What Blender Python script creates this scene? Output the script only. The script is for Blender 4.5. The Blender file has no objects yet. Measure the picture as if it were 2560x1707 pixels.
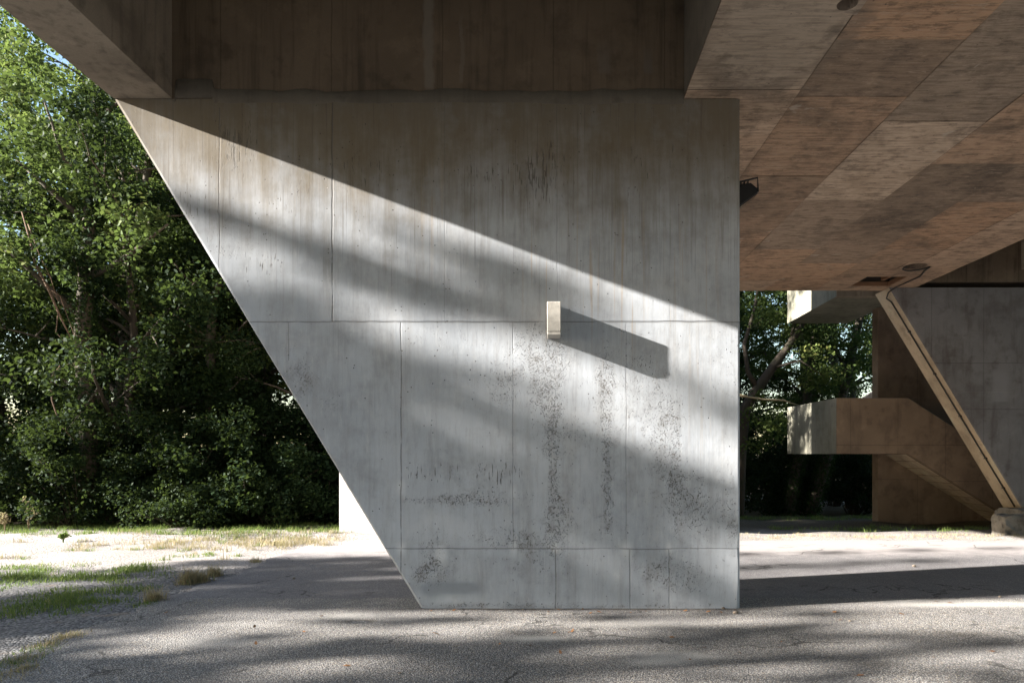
import bpy, math, random
import numpy as np
from mathutils import Vector

# ------------------------------------------------------------------ camera, sky, sun, exposure
S = bpy.context.scene
COL = S.collection
EYE, F = 1.70, 1707.0
cam_d = bpy.data.cameras.new("camera"); cam = bpy.data.objects.new("camera", cam_d); COL.objects.link(cam)
cam.location = (0, 0, EYE); cam.rotation_euler = (math.radians(90), 0, 0)
cam_d.sensor_width = 36; cam_d.lens = 36 * F / 2560
cam_d.shift_x = -90 / 2560; cam_d.shift_y = 281 / 2560
cam_d.clip_start = 0.05; cam_d.clip_end = 3000
S.camera = cam

RAY = Vector((1.18, 0.245, -0.437)).normalized()          # the way the sunlight travels
TOSUN = -RAY
EL = math.asin(TOSUN.z)
world = bpy.data.worlds.new("World"); S.world = world; world.use_nodes = True
wn = world.node_tree; wn.nodes.clear()
sky = wn.nodes.new("ShaderNodeTexSky"); sky.sky_type = 'NISHITA'; sky.sun_disc = False
sky.sun_elevation = EL; sky.sun_rotation = math.atan2(TOSUN.x, TOSUN.y)
sky.air_density = 1.3; sky.dust_density = 1.0; sky.ozone_density = 2.0
bg = wn.nodes.new("ShaderNodeBackground"); bg.inputs[1].default_value = 0.05
wo = wn.nodes.new("ShaderNodeOutputWorld")
wn.links.new(sky.outputs[0], bg.inputs[0]); wn.links.new(bg.outputs[0], wo.inputs[0])
sun_d = bpy.data.lights.new("sun", 'SUN'); sun = bpy.data.objects.new("sun", sun_d); COL.objects.link(sun)
sun_d.energy = 5.0; sun_d.angle = math.radians(0.55); sun_d.color = (1.0, 0.95, 0.885)
sun.rotation_euler = RAY.to_track_quat('-Z', 'Y').to_euler()
S.view_settings.view_transform = 'Standard'; S.view_settings.look = 'None'
S.view_settings.gamma = 1.0; S.view_settings.exposure = 2.75
S.render.engine = 'CYCLES'
S.cycles.max_bounces = 10; S.cycles.diffuse_bounces = 6; S.cycles.transmission_bounces = 6
S.cycles.use_denoising = True

# ------------------------------------------------------------------ helpers
def P(px, py, y):                                          # photograph pixel -> world point at distance y
    return ((px - 1370) / F * y, y, EYE + (1134 - py) / F * y)

def props(o, label=None, cat=None, group=None, kind=None):
    if label: o["label"] = label
    if cat: o["category"] = cat
    if group: o["group"] = group
    if kind: o["kind"] = kind
    return o

def thing(name, label, cat, loc=(0, 0, 0), rz=0, group=None):
    o = bpy.data.objects.new(name, None); COL.objects.link(o)
    o.empty_display_size = 0.2
    o.location = loc; o.rotation_euler = (0, 0, rz)
    return props(o, label, cat, group)

def mesh_np(name, verts, faces, mat, parent=None, smooth=False, face_attr=None, pt_attr=None, offset=True):
    """verts (N,3); faces: array (M,k) or list of lists. Parents at the parent's location without moving world shape."""
    verts = np.asarray(verts, dtype=np.float32)
    if parent is not None and offset:
        verts = verts - np.array(parent_world(parent), dtype=np.float32)
    me = bpy.data.meshes.new(name)
    if isinstance(faces, np.ndarray):
        m, k = faces.shape
        me.vertices.add(len(verts)); me.vertices.foreach_set("co", verts.ravel())
        me.loops.add(m * k); me.loops.foreach_set("vertex_index", faces.astype(np.int32).ravel())
        me.polygons.add(m)
        me.polygons.foreach_set("loop_start", np.arange(0, m * k, k, dtype=np.int32))
        me.polygons.foreach_set("loop_total", np.full(m, k, dtype=np.int32))
        me.update(calc_edges=True)
    else:
        me.from_pydata([tuple(map(float, v)) for v in verts], [], faces); me.update()
    for d, dom in ((face_attr, 'FACE'), (pt_attr, 'POINT')):
        for key, arr in (d or {}).items():
            a = me.attributes.new(key, 'FLOAT', dom); a.data.foreach_set("value", np.asarray(arr, dtype=np.float32))
    if smooth:
        me.polygons.foreach_set("use_smooth", np.ones(len(me.polygons), dtype=bool))
    me.materials.append(mat)
    o = bpy.data.objects.new(name, me); COL.objects.link(o)
    if parent is not None: o.parent = parent
    return o

def parent_world(p):
    v = Vector((0, 0, 0))
    while p is not None:
        v += p.location; p = p.parent
    return v

class MB:
    """collects simple solids into one mesh"""
    def __init__(s): s.v, s.f, s.attr = [], [], []
    def add(s, v, f):
        b = len(s.v); s.v += [tuple(p) for p in v]; s.f += [[i + b for i in q] for q in f]; return s
    def box(s, a, b, c=0.0):
        """box from corner a to b; c = chamfer on all edges"""
        x0, y0, z0 = a; x1, y1, z1 = b
        if c <= 0:
            v = [(x0,y0,z0),(x1,y0,z0),(x1,y1,z0),(x0,y1,z0),(x0,y0,z1),(x1,y0,z1),(x1,y1,z1),(x0,y1,z1)]
            return s.add(v, [[0,3,2,1],[4,5,6,7],[0,1,5,4],[1,2,6,5],[2,3,7,6],[3,0,4,7]])
        import bmesh
        bm = bmesh.new(); bmesh.ops.create_cube(bm, size=1)
        for q in bm.verts:
            q.co = ((x0+x1)/2 + q.co.x*(x1-x0), (y0+y1)/2 + q.co.y*(y1-y0), (z0+z1)/2 + q.co.z*(z1-z0))
        bmesh.ops.bevel(bm, geom=bm.edges[:], offset=c, segments=1, affect='EDGES')
        bm.verts.ensure_lookup_table(); bm.verts.index_update()
        s.add([tuple(q.co) for q in bm.verts], [[q.index for q in f.verts] for f in bm.faces]); bm.free(); return s
    def prism_y(s, poly, y0, y1, c=0.0):
        """poly in (x, z), extruded along y; c = chamfer of the front edge"""
        n = len(poly)
        ar = sum(poly[i][0]*poly[(i+1) % n][1] - poly[(i+1) % n][0]*poly[i][1] for i in range(n))
        if ar < 0: poly = poly[::-1]
        v = [(x, y0 + (c if c else 0), z) for x, z in poly] + [(x, y1, z) for x, z in poly]
        f = [[i, (i+1) % n, n + (i+1) % n, n + i][::-1] for i in range(n)] + [[n + i for i in range(n)][::-1]]
        if c:
            ins = []
            for i in range(n):
                p, q, r = Vector(poly[i-1]), Vector(poly[i]), Vector(poly[(i+1) % n])
                d1, d2 = (q-p).normalized(), (r-q).normalized()
                n1, n2 = Vector((-d1.y, d1.x)), Vector((-d2.y, d2.x))
                b = (n1+n2); b /= max(.2, b.length_squared/2)
                ins.append(q + b*c)
            k = len(v); v += [(p.x, y0, p.y) for p in ins]
            f += [[k+i, k+(i+1) % n, (i+1) % n, i][::-1] for i in range(n)] + [[k+i for i in range(n)]]
        else:
            f += [[i for i in range(n)]]
        return s.add(v, f)
    def tube(s, pts, rad, n=8, cap=True):
        pts = [Vector(p) for p in pts]
        if not hasattr(rad, '__len__'): rad = [rad]*len(pts)
        v, f = [], []
        up = Vector((0.13, 0.21, 1))
        for i, p in enumerate(pts):
            t = (pts[min(i+1, len(pts)-1)] - pts[max(i-1, 0)]).normalized()
            a = t.cross(up)
            if a.length < .1: a = t.cross(Vector((1, 0, 0)))
            a.normalize(); b = t.cross(a); up = b if b.dot(up) > 0 else -b
            a = t.cross(up).normalized(); b = a.cross(t)
            for k in range(n):
                w = 2*math.pi*k/n
                v.append(p + (a*math.cos(w) + b*math.sin(w))*rad[i])
        for i in range(len(pts)-1):
            for k in range(n):
                f.append([i*n+k, i*n+(k+1) % n, (i+1)*n+(k+1) % n, (i+1)*n+k])
        if cap: f += [list(range(n))[::-1], [len(v)-n+k for k in range(n)]]
        return s.add(v, f)
    def build(s, name, mat, parent=None, smooth=False, **k):
        return mesh_np(name, np.array(s.v), s.f, mat, parent, smooth, **k)

def copy_tree(o, parent=None):
    c = o.copy(); COL.objects.link(c)
    if parent is not None: c.parent = parent
    for ch in list(o.children): copy_tree(ch, c)
    return c

# ------------------------------------------------------------------ materials
class N:
    def __init__(s, name):
        s.m = bpy.data.materials.new(name); s.m.use_nodes = True
        s.t = s.m.node_tree; s.t.nodes.clear()
        s.out = s.t.nodes.new("ShaderNodeOutputMaterial")
        s.pos = s.n("ShaderNodeNewGeometry").outputs["Position"]
    def n(s, typ, **kw):
        x = s.t.nodes.new(typ)
        for k, v in kw.items(): setattr(x, k, v)
        return x
    def put(s, sock, v):
        if v is None: return
        if hasattr(v, 'is_output'): s.t.links.new(v, sock)
        elif isinstance(v, (tuple, list)) and len(v) == 3 and sock.type == 'RGBA': sock.default_value = (*v, 1)
        else: sock.default_value = v
    def math(s, op, a, b=None, c=None, clamp=False):
        x = s.n("ShaderNodeMath", operation=op, use_clamp=clamp)
        for i, q in enumerate((a, b, c)): s.put(x.inputs[i], q)
        return x.outputs[0]
    def scale(s, vec, sc):
        x = s.n("ShaderNodeMapping"); s.put(x.inputs[0], vec); x.inputs[3].default_value = sc
        return x.outputs[0]
    def sep(s, vec=None):
        x = s.n("ShaderNodeSeparateXYZ"); s.put(x.inputs[0], vec or s.pos); return x.outputs
    def noise(s, sc=5, det=4, rough=.55, vec=None, dist=0, stretch=None):
        v = vec or s.pos
        if stretch: v = s.scale(v, stretch)
        x = s.n("ShaderNodeTexNoise"); s.put(x.inputs["Vector"], v)
        x.inputs["Scale"].default_value = sc; x.inputs["Detail"].default_value = det
        x.inputs["Roughness"].default_value = rough; x.inputs["Distortion"].default_value = dist
        return x.outputs[0]
    def vor(s, sc=5, feat='F1', vec=None, out=0):
        x = s.n("ShaderNodeTexVoronoi", feature=feat); s.put(x.inputs["Vector"], vec or s.pos); x.inputs["Scale"].default_value = sc
        return x.outputs[out]
    def step(s, v, lo, hi, a=0.0, b=1.0):
        x = s.n("ShaderNodeMapRange", interpolation_type='SMOOTHSTEP'); s.put(x.inputs[0], v)
        x.inputs[1].default_value = lo; x.inputs[2].default_value = hi; x.inputs[3].default_value = a; x.inputs[4].default_value = b
        return x.outputs[0]
    def mix(s, fac, a, b, mode='MIX'):
        x = s.n("ShaderNodeMix", data_type='RGBA', blend_type=mode)
        s.put(x.inputs[0], fac); s.put(x.inputs[6], a); s.put(x.inputs[7], b)
        return x.outputs[2]
    def attr(s, name):
        return s.n("ShaderNodeAttribute", attribute_name=name).outputs["Fac"]
    def bump(s, h, dist=.01, strength=1.0, prev=None):
        x = s.n("ShaderNodeBump"); s.put(x.inputs["Height"], h)
        x.inputs["Distance"].default_value = dist; x.inputs["Strength"].default_value = strength
        if prev is not None: s.put(x.inputs["Normal"], prev)
        return x.outputs[0]
    def done(s, col, rough=.85, nrm=None, spec=.3, metal=0.0):
        b = s.n("ShaderNodeBsdfPrincipled")
        s.put(b.inputs["Base Color"], col); s.put(b.inputs["Roughness"], rough); s.put(b.inputs["Metallic"], metal)
        b.inputs["Specular IOR Level"].default_value = spec
        if nrm is not None: s.put(b.inputs["Normal"], nrm)
        s.t.links.new(b.outputs[0], s.out.inputs[0])
        return s.m

def concrete(name, a, b, dirt, streak=(9, 9, .55), brd=.5, bumpd=.004, jx=None, jz=(), marks=()):
    """weathered board-marked concrete: a/b = two tones, dirt = stain colour"""
    k = N(name)
    big = k.noise(.55, 4, .6); med = k.noise(3.2, 5, .6); fine = k.noise(60, 3, .6)
    st = k.noise(1.0, 4, .6, stretch=streak)
    c = k.mix(k.step(big, .3, .7), a, b)
    c = k.mix(k.math('MULTIPLY', k.step(st, .48, .72), brd), c, dirt)
    c = k.mix(k.math('MULTIPLY', k.step(med, .54, .72), .5), c, dirt); mm = k.noise(1.4, 7, .65)
    c = k.mix(k.math('MULTIPLY', k.step(mm, .50, .66), .4), c, dirt); c = k.mix(k.math('MULTIPLY', k.step(mm, .45, .33), .35), c, tuple(min(.6, v*1.35) for v in a))
    c = k.mix(k.math('MULTIPLY', k.step(fine, .35, .7), .18), c, (.08, .075, .07))
    pits = k.vor(38)
    pm = k.math('MULTIPLY', k.step(pits, .16, .10), k.step(k.noise(7, 2), .58, .66))
    c = k.mix(k.math('MULTIPLY', pm, .7), c, (.05, .045, .04))
    x, y, z = k.sep(); wb = k.math('MULTIPLY', k.math('SUBTRACT', k.noise(3, 3), .5), .03); J = None
    if jx:
        fr = k.math('ABSOLUTE', k.math('SUBTRACT', k.math('FRACT', k.math('DIVIDE', k.math('SUBTRACT', k.math('ADD', x, wb), jx[0]), jx[1])), .5))
        J = k.step(fr, .009/jx[1], .004/jx[1])
    for zz in jz:
        q = k.step(k.math('ABSOLUTE', k.math('SUBTRACT', k.math('ADD', z, wb), zz)), .012, .005); J = q if J is None else k.math('MAXIMUM', J, q)
    if J is not None: c = k.mix(k.math('MULTIPLY', J, .38), c, tuple(v*.4 for v in dirt))
    for mx, mw, z0, z1, mc in marks:                          # lime runs
        q = k.math('MULTIPLY', k.step(k.math('ABSOLUTE', k.math('SUBTRACT', k.math('ADD', x, k.math('MULTIPLY', k.math('SUBTRACT', med, .5), .12)), mx)), mw, mw*.4), k.math('MULTIPLY', k.step(z, z0, z0+.05), k.step(z, z1+.3, z1)))
        c = k.mix(k.math('MULTIPLY', q, .7), c, mc)
    h = k.math('ADD', k.math('MULTIPLY', fine, .35), k.math('ADD', k.math('MULTIPLY', st, .6), k.math('MULTIPLY', pm, -1.0)))
    return k.done(c, .85, k.bump(h, bumpd, .8))

def pier_mat():
    k = N("pier_concrete")
    x, y, z = k.sep()
    big = k.noise(.7, 4, .6); med = k.noise(3.0, 5, .62); fine = k.noise(70, 3, .6)
    st = k.noise(1.0, 6, .68, stretch=(6, 6, .5))
    st2 = k.noise(1.0, 3, .6, stretch=(38, 38, .6))
    c = k.mix(k.step(big, .3, .7), (.425, .445, .472), (.335, .356, .385))
    c = k.mix(k.math('MULTIPLY', k.step(med, .45, .72), .4), c, (.25, .255, .26))
    c = k.mix(k.math('MULTIPLY', k.step(st, .45, .75), .45), c, (.24, .235, .225))
    # brown runs from the joint under the beam; deck shade painted in too
    topd = k.math('ADD', k.step(z, 3.0, 5.7), k.math('MULTIPLY', k.math('SUBTRACT', k.math('ADD', k.math('MULTIPLY', st, .6), k.math('MULTIPLY', med, .4)), .5), 1.15))
    c = k.mix(k.math('MULTIPLY', k.step(topd, .15, 1.0), .92), c, (.125, .098, .060))
    c = k.mix(k.math('MULTIPLY', k.step(st2, .56, .70), k.step(z, 2.8, 5.0, .10, .55)), c, (.10, .082, .062))
    # rusty runs
    rr = k.noise(1.0, 3, .6, stretch=(24, 24, .35))
    c = k.mix(k.math('MULTIPLY', k.step(rr, .55, .68), k.math('MULTIPLY', k.attr("rust"), .55)), c, (.33, .245, .15))
    # smooth repair patches
    
    # honeycombing, wood grain marks and single blow holes
    hv = k.noise(42, 5, .66, dist=1.9, stretch=(1.0, 1.0, .72))
    hb = k.noise(6, 3, .6)
    thr = k.math('ADD', k.attr("honey"), k.math('MULTIPLY', k.math('SUBTRACT', hb, .5), 1.5))
    hm = k.step(k.math('ADD', hv, k.math('MULTIPLY', thr, .15)), .67, .80)
    hm = k.math('MULTIPLY', hm, k.step(thr, .05, .22))
    gr = k.noise(1.0, 3, .6, stretch=(75, 75, 6))
    gm = k.math('MULTIPLY', k.step(k.math('ADD', gr, k.math('MULTIPLY', k.attr("grain"), .16)), .70, .76), k.step(k.attr("grain"), .05, .3))
    vp = k.vor(17); bh = k.math('MULTIPLY', k.step(vp, .13, .09), k.step(k.noise(4.3, 2), .56, .60))
    pit = k.math('MAXIMUM', k.math('MAXIMUM', hm, gm), bh)
    c = k.mix(k.math('MULTIPLY', k.math('MULTIPLY', k.step(thr, .3, 1.2), k.step(k.noise(14, 4, .7), .35, .65)), .25), c, (.16, .145, .125))
    low = k.step(z, 4.7, 3.7)
    fm = k.noise(1.0, 6, .72, stretch=(16, 16, 3.0)); mo = k.noise(1.6, 8, .66)
    c = k.mix(k.math('MULTIPLY', k.step(fm, .50, .70), .28), c, (.17, .165, .16)); c = k.mix(k.math('MULTIPLY', k.math('MULTIPLY', k.step(fm, .48, .32), .30), low), c, (.50, .51, .52))
    c = k.mix(k.math('MULTIPLY', k.step(mo, .52, .66), .34), c, (.21, .215, .22)); c = k.mix(k.math('MULTIPLY', k.math('MULTIPLY', k.step(mo, .46, .34), .28), low), c, (.47, .475, .48))
    c = k.mix(k.math('MULTIPLY', k.attr("patch"), .85), c, (.23, .25, .27)); c = k.mix(k.math('MULTIPLY', k.attr("pale"), k.step(med, .3, .6, .2, .8)), c, (.60, .61, .61))
    c = k.mix(k.math('MULTIPLY', pit, .78), c, (.075, .066, .055))
    # form joints: (x or None, z0, z1 | z), a hairline groove with a little wander
    wob = k.math('MULTIPLY', k.math('SUBTRACT', k.noise(2.5, 4), .5), .035)
    xw, zw = k.math('ADD', x, wob), k.math('ADD', z, wob)
    J = None
    def vj(px, y0, y1, w, strength):
        X = (px - 1370) / 227.6; z1 = EYE + (1134 - y0) / 227.6; z0 = EYE + (1134 - y1) / 227.6
        d = k.step(k.math('ABSOLUTE', k.math('SUBTRACT', xw, X)), w * 1.6, w * .5)
        r = k.math('MULTIPLY', k.math('GREATER_THAN', z, z0), k.math('LESS_THAN', z, z1))
        return k.math('MULTIPLY', k.math('MULTIPLY', d, r), strength)
    def hj(py, w, strength):
        Z = EYE + (1134 - py) / 227.6
        d = k.step(k.math('ABSOLUTE', k.math('SUBTRACT', zw, Z)), w * 1.6, w * .5)
        return k.math('MULTIPLY', d, strength)
    for j in [vj(549, 270, 680, .005, .8), vj(831, 250, 804, .007, 1.0), vj(1112, 250, 804, .004, .3), vj(1393, 250, 760, .004, .4), vj(1674, 250, 800, .004, .15),
              vj(721, 804, 900, .005, .55), vj(1003, 804, 1470, .006, .9), vj(1283, 804, 1370, .006, .5), vj(1566, 804, 1370, .005, .35),
              vj(1389, 1370, 1530, .006, .8), vj(1575, 1370, 1530, .008, .6), vj(1673, 1370, 1530, .006, .6), hj(804, .006, .75), hj(1370, .006, .7)]:
        J = j if J is None else k.math('MAXIMUM', J, j)
    J = k.math('MULTIPLY', J, k.step(k.noise(5, 3), .30, .48, .25, 1))
    c = k.mix(k.math('MULTIPLY', J, .7), c, (.08, .075, .07))
    # a soft shoulder where two form boards met, and darker halo of dirt along the joints
    h = k.math('MULTIPLY', pit, -1.0); h = k.math('ADD', h, k.math('MULTIPLY', J, -.4))
    n1 = k.bump(h, .009, .85)
    lumps = k.math('ADD', k.math('MULTIPLY', k.noise(12, 4, .6, stretch=(1, 1, .4)), .5), k.math('ADD', k.math('MULTIPLY', fine, .10), k.math('MULTIPLY', st2, .22)))
    n2 = k.bump(lumps, .006, .55, n1)
    return k.done(c, .8, n2, .3)

def soffit_mat():
    k = N("soffit_concrete")
    tint = k.attr("tint"); warm = k.attr("warm")
    gr = k.noise(1.0, 5, .65, stretch=(2.2, 26, 10)); gr2 = k.noise(1.0, 4, .6, stretch=(6, 90, 20))
    med = k.noise(2.4, 6, .65); fine = k.noise(50, 4, .7)
    grey = k.mix(tint, (.18, .142, .108), (.52, .415, .315))
    org = k.mix(tint, (.22, .138, .088), (.52, .325, .20))
    c = k.mix(warm, grey, org)
    c = k.mix(k.math('MULTIPLY', k.step(gr, .42, .72), .65), c, (.085, .058, .038))
    c = k.mix(k.math('MULTIPLY', k.step(med, .50, .70), .6), c, (.080, .062, .048))
    bigb = k.noise(.55, 6, .68, dist=.6)
    c = k.mix(k.math('MULTIPLY', k.step(bigb, .47, .68), .65), c, (.085, .064, .048))
    c = k.mix(k.math('MULTIPLY', k.step(bigb, .46, .32), .40), c, (.27, .195, .13))
    c = k.mix(k.math('MULTIPLY', k.step(med, .44, .33), .35), c, (.30, .225, .155))
    cr = k.noise(7, 9, .75, stretch=(.7, 1.5, 1))
    c = k.mix(k.math('MULTIPLY', k.step(cr, .50, .64), .55), c, (.07, .052, .038)); c = k.mix(k.math('MULTIPLY', k.step(cr, .45, .33), .45), c, (.40, .31, .225))
    px_, py_, pz_ = k.sep()
    dd = k.math('ADD', k.math('POWER', k.math('MULTIPLY', k.math('SUBTRACT', px_, 2.15), 1.5), 2.0), k.math('POWER', k.math('MULTIPLY', k.math('SUBTRACT', py_, 6.35), 1.0), 2.0))
    dd = k.math('ADD', dd, k.math('MULTIPLY', k.math('SUBTRACT', med, .5), 2.2))
    c = k.mix(k.math('MULTIPLY', k.step(dd, 1.6, .2), .5), c, (.25, .215, .175))
    c = k.mix(k.math('MULTIPLY', k.math('MULTIPLY', k.step(dd, .5, .9), k.step(dd, 1.5, .95)), .35), c, (.07, .055, .045))
    ln = k.noise(1.0, 3, .5, stretch=(.8, 7, 3), dist=1.6)
    c = k.mix(k.math('MULTIPLY', k.math('MULTIPLY', k.step(ln, .495, .5), k.step(ln, .51, .505)), .45), c, (.36, .29, .22))
    c = k.mix(k.math('MULTIPLY', k.step(gr2, .60, .70), .5), c, (.06, .045, .035))
    # pale lime blooms
    eff = k.noise(1.7, 5, .6, dist=1.2)
    c = k.mix(k.math('MULTIPLY', k.step(eff, .66, .71), .45), c, (.42, .38, .32))
    sp = k.math('MULTIPLY', k.step(k.vor(9), .10, .06), k.step(k.noise(3.1, 2), .52, .6))
    c = k.mix(k.math('MULTIPLY', sp, .8), c, (.05, .04, .035))
    h = k.math('ADD', k.math('MULTIPLY', gr2, .5), k.math('ADD', k.math('MULTIPLY', fine, .3), k.math('MULTIPLY', med, .8)))
    return k.done(c, .85, k.bump(h, .006, .7), .25)

def asphalt_mat(name, chip, lo, hi, warmth, scale, bumpd, mott=(.07, .068, .072), sunlit_far=False):
    k = N(name)
    # stone chips of different tones in dark binder
    vn = k.n("ShaderNodeTexVoronoi"); vn.inputs["Scale"].default_value = scale; k.put(vn.inputs[0], k.pos)
    cell = k.n("ShaderNodeSeparateColor"); k.put(cell.inputs[0], vn.outputs[1]); rnd = cell.outputs[0]
    big = k.noise(.8, 5, .6); med = k.noise(4, 5, .65)
    stone = k.mix(rnd, lo, hi)
    stone = k.mix(k.math('MULTIPLY', k.step(cell.outputs[1], .75, .9), .6), stone, warmth)
    stone = k.mix(k.math('MULTIPLY', k.step(cell.outputs[2], .82, .95), .6), stone, (.42, .40, .37))
    c = k.mix(k.step(vn.outputs[0], .28, .6, 0, chip), stone, (.05, .049, .052))
    c = k.mix(k.math('MULTIPLY', k.step(big, .42, .7), .45), c, mott)
    c = k.mix(k.math('MULTIPLY', k.step(med, .6, .75), .3), c, (.20, .19, .17))
    if sunlit_far:                                                # sunlight on the far side of the road painted in as a paler band
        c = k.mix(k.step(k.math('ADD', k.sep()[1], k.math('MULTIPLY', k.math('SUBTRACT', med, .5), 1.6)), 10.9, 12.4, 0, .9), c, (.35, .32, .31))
    c = k.mix(k.math('MULTIPLY', k.attr("pale"), k.step(med, .22, .42)), c, (.42, .40, .37))
    wv = k.n("ShaderNodeVectorMath", operation='ADD'); k.put(wv.inputs[0], k.pos)
    nz = k.n("ShaderNodeTexNoise"); nz.inputs["Scale"].default_value = 2.2; nz.inputs["Detail"].default_value = 6; k.put(nz.inputs[0], k.pos)
    sc = k.n("ShaderNodeVectorMath", operation='SCALE'); k.put(sc.inputs[0], nz.outputs[1]); sc.inputs["Scale"].default_value = .9; k.put(wv.inputs[1], sc.outputs[0])
    ck = k.step(k.vor(.42, 'DISTANCE_TO_EDGE', wv.outputs[0]), .010, .003)
    ck = k.math('MULTIPLY', ck, k.step(k.noise(.9, 3), .47, .56))
    c = k.mix(k.math('MULTIPLY', ck, .8), c, (.03, .028, .026))
    c = k.mix(k.math('MULTIPLY', k.step(k.noise(1.7, 6, .7), .55, .68), .4), c, (.075, .07, .07))
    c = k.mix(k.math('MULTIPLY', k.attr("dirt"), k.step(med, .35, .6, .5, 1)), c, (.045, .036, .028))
    h = k.math('ADD', k.math('MULTIPLY', vn.outputs[0], -1.0), k.math('MULTIPLY', k.noise(170, 3), .4))
    return k.done(c, .85, k.bump(h, bumpd, .9), .3)

def gravel_mat():
    k = N("gravel_ground")
    x, y, z = k.sep()
    vn = k.n("ShaderNodeTexVoronoi"); vn.inputs["Scale"].default_value = 42; k.put(vn.inputs[0], k.pos)
    cell = k.n("ShaderNodeSeparateColor"); k.put(cell.inputs[0], vn.outputs[1])
    big = k.noise(.5, 5, .6); med = k.noise(2.7, 6, .65)
    grey = k.mix(cell.outputs[0], (.055, .055, .06), (.24, .235, .23))
    pale = k.mix(cell.outputs[0], (.25, .225, .21), (.46, .425, .40))
    # pale strip beyond the chippings, darker litter-covered soil under the wood
    f1 = k.step(k.math('ADD', y, k.math('MULTIPLY', k.math('SUBTRACT', med, .5), 2.4)), 9.6, 10.8)
    c = k.mix(f1, grey, pale)
    c = k.mix(k.math('MULTIPLY', k.step(med, .55, .72), .5), c, (.30, .22, .15))
    soil = k.mix(k.noise(9, 5, .7), (.03, .024, .016), (.13, .10, .065))
    f2 = k.step(k.math('ADD', y, k.math('MULTIPLY', k.math('SUBTRACT', big, .5), 3.0)), 15.2, 17.5)
    c = k.mix(f2, c, soil)
    c = k.mix(k.step(vn.outputs[0], .4, .75, 0, .5), c, (.04, .036, .032))
    h = k.math('ADD', k.math('MULTIPLY', vn.outputs[0], -1.0), k.math('MULTIPLY', med, .7))
    return k.done(c, .9, k.bump(h, .014, .9), .2)

def leaf_mat(name, dark, light, yellow, trans=.4):
    k = N(name)
    r = k.attr("rnd")
    c = k.mix(r, dark, light)
    oi = k.n("ShaderNodeObjectInfo").outputs["Random"]
    c = k.mix(k.math('MULTIPLY', k.step(r, .86, .98), .8), c, yellow)
    c = k.mix(k.math('MULTIPLY', oi, .35), c, k.mix(r, light, yellow))
    b = k.n("ShaderNodeBsdfPrincipled"); k.put(b.inputs["Base Color"], c); b.inputs["Roughness"].default_value = .65
    b.inputs["Specular IOR Level"].default_value = .08
    t = k.n("ShaderNodeBsdfTranslucent"); k.put(t.inputs[0], k.mix(.5, c, (.12, .17, .035)))
    m = k.n("ShaderNodeMixShader"); m.inputs[0].default_value = trans
    k.t.links.new(b.outputs[0], m.inputs[1]); k.t.links.new(t.outputs[0], m.inputs[2]); k.t.links.new(m.outputs[0], k.out.inputs[0])
    return k.m

def bark_mat(name, a, b):
    k = N(name)
    n1 = k.noise(1.0, 5, .7, stretch=(14, 14, 2.5)); n2 = k.noise(30, 4, .7)
    c = k.mix(n1, a, b); c = k.mix(k.math('MULTIPLY', k.step(k.noise(3, 4), .5, .7), .5), c, (.05, .06, .03))
    return k.done(c, .9, k.bump(k.math('ADD', n1, k.math('MULTIPLY', n2, .4)), .02, .8), .2)

def plain(name, col, rough=.6, metal=0.0, var=.25, sc=12, bumpd=.002):
    k = N(name)
    n = k.noise(sc, 5, .65)
    c = k.mix(k.math('MULTIPLY', k.step(n, .35, .7), var), col, tuple(v * .35 for v in col))
    return k.done(c, rough, k.bump(k.noise(sc * 6, 3), bumpd, .5), .4, metal)

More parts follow.
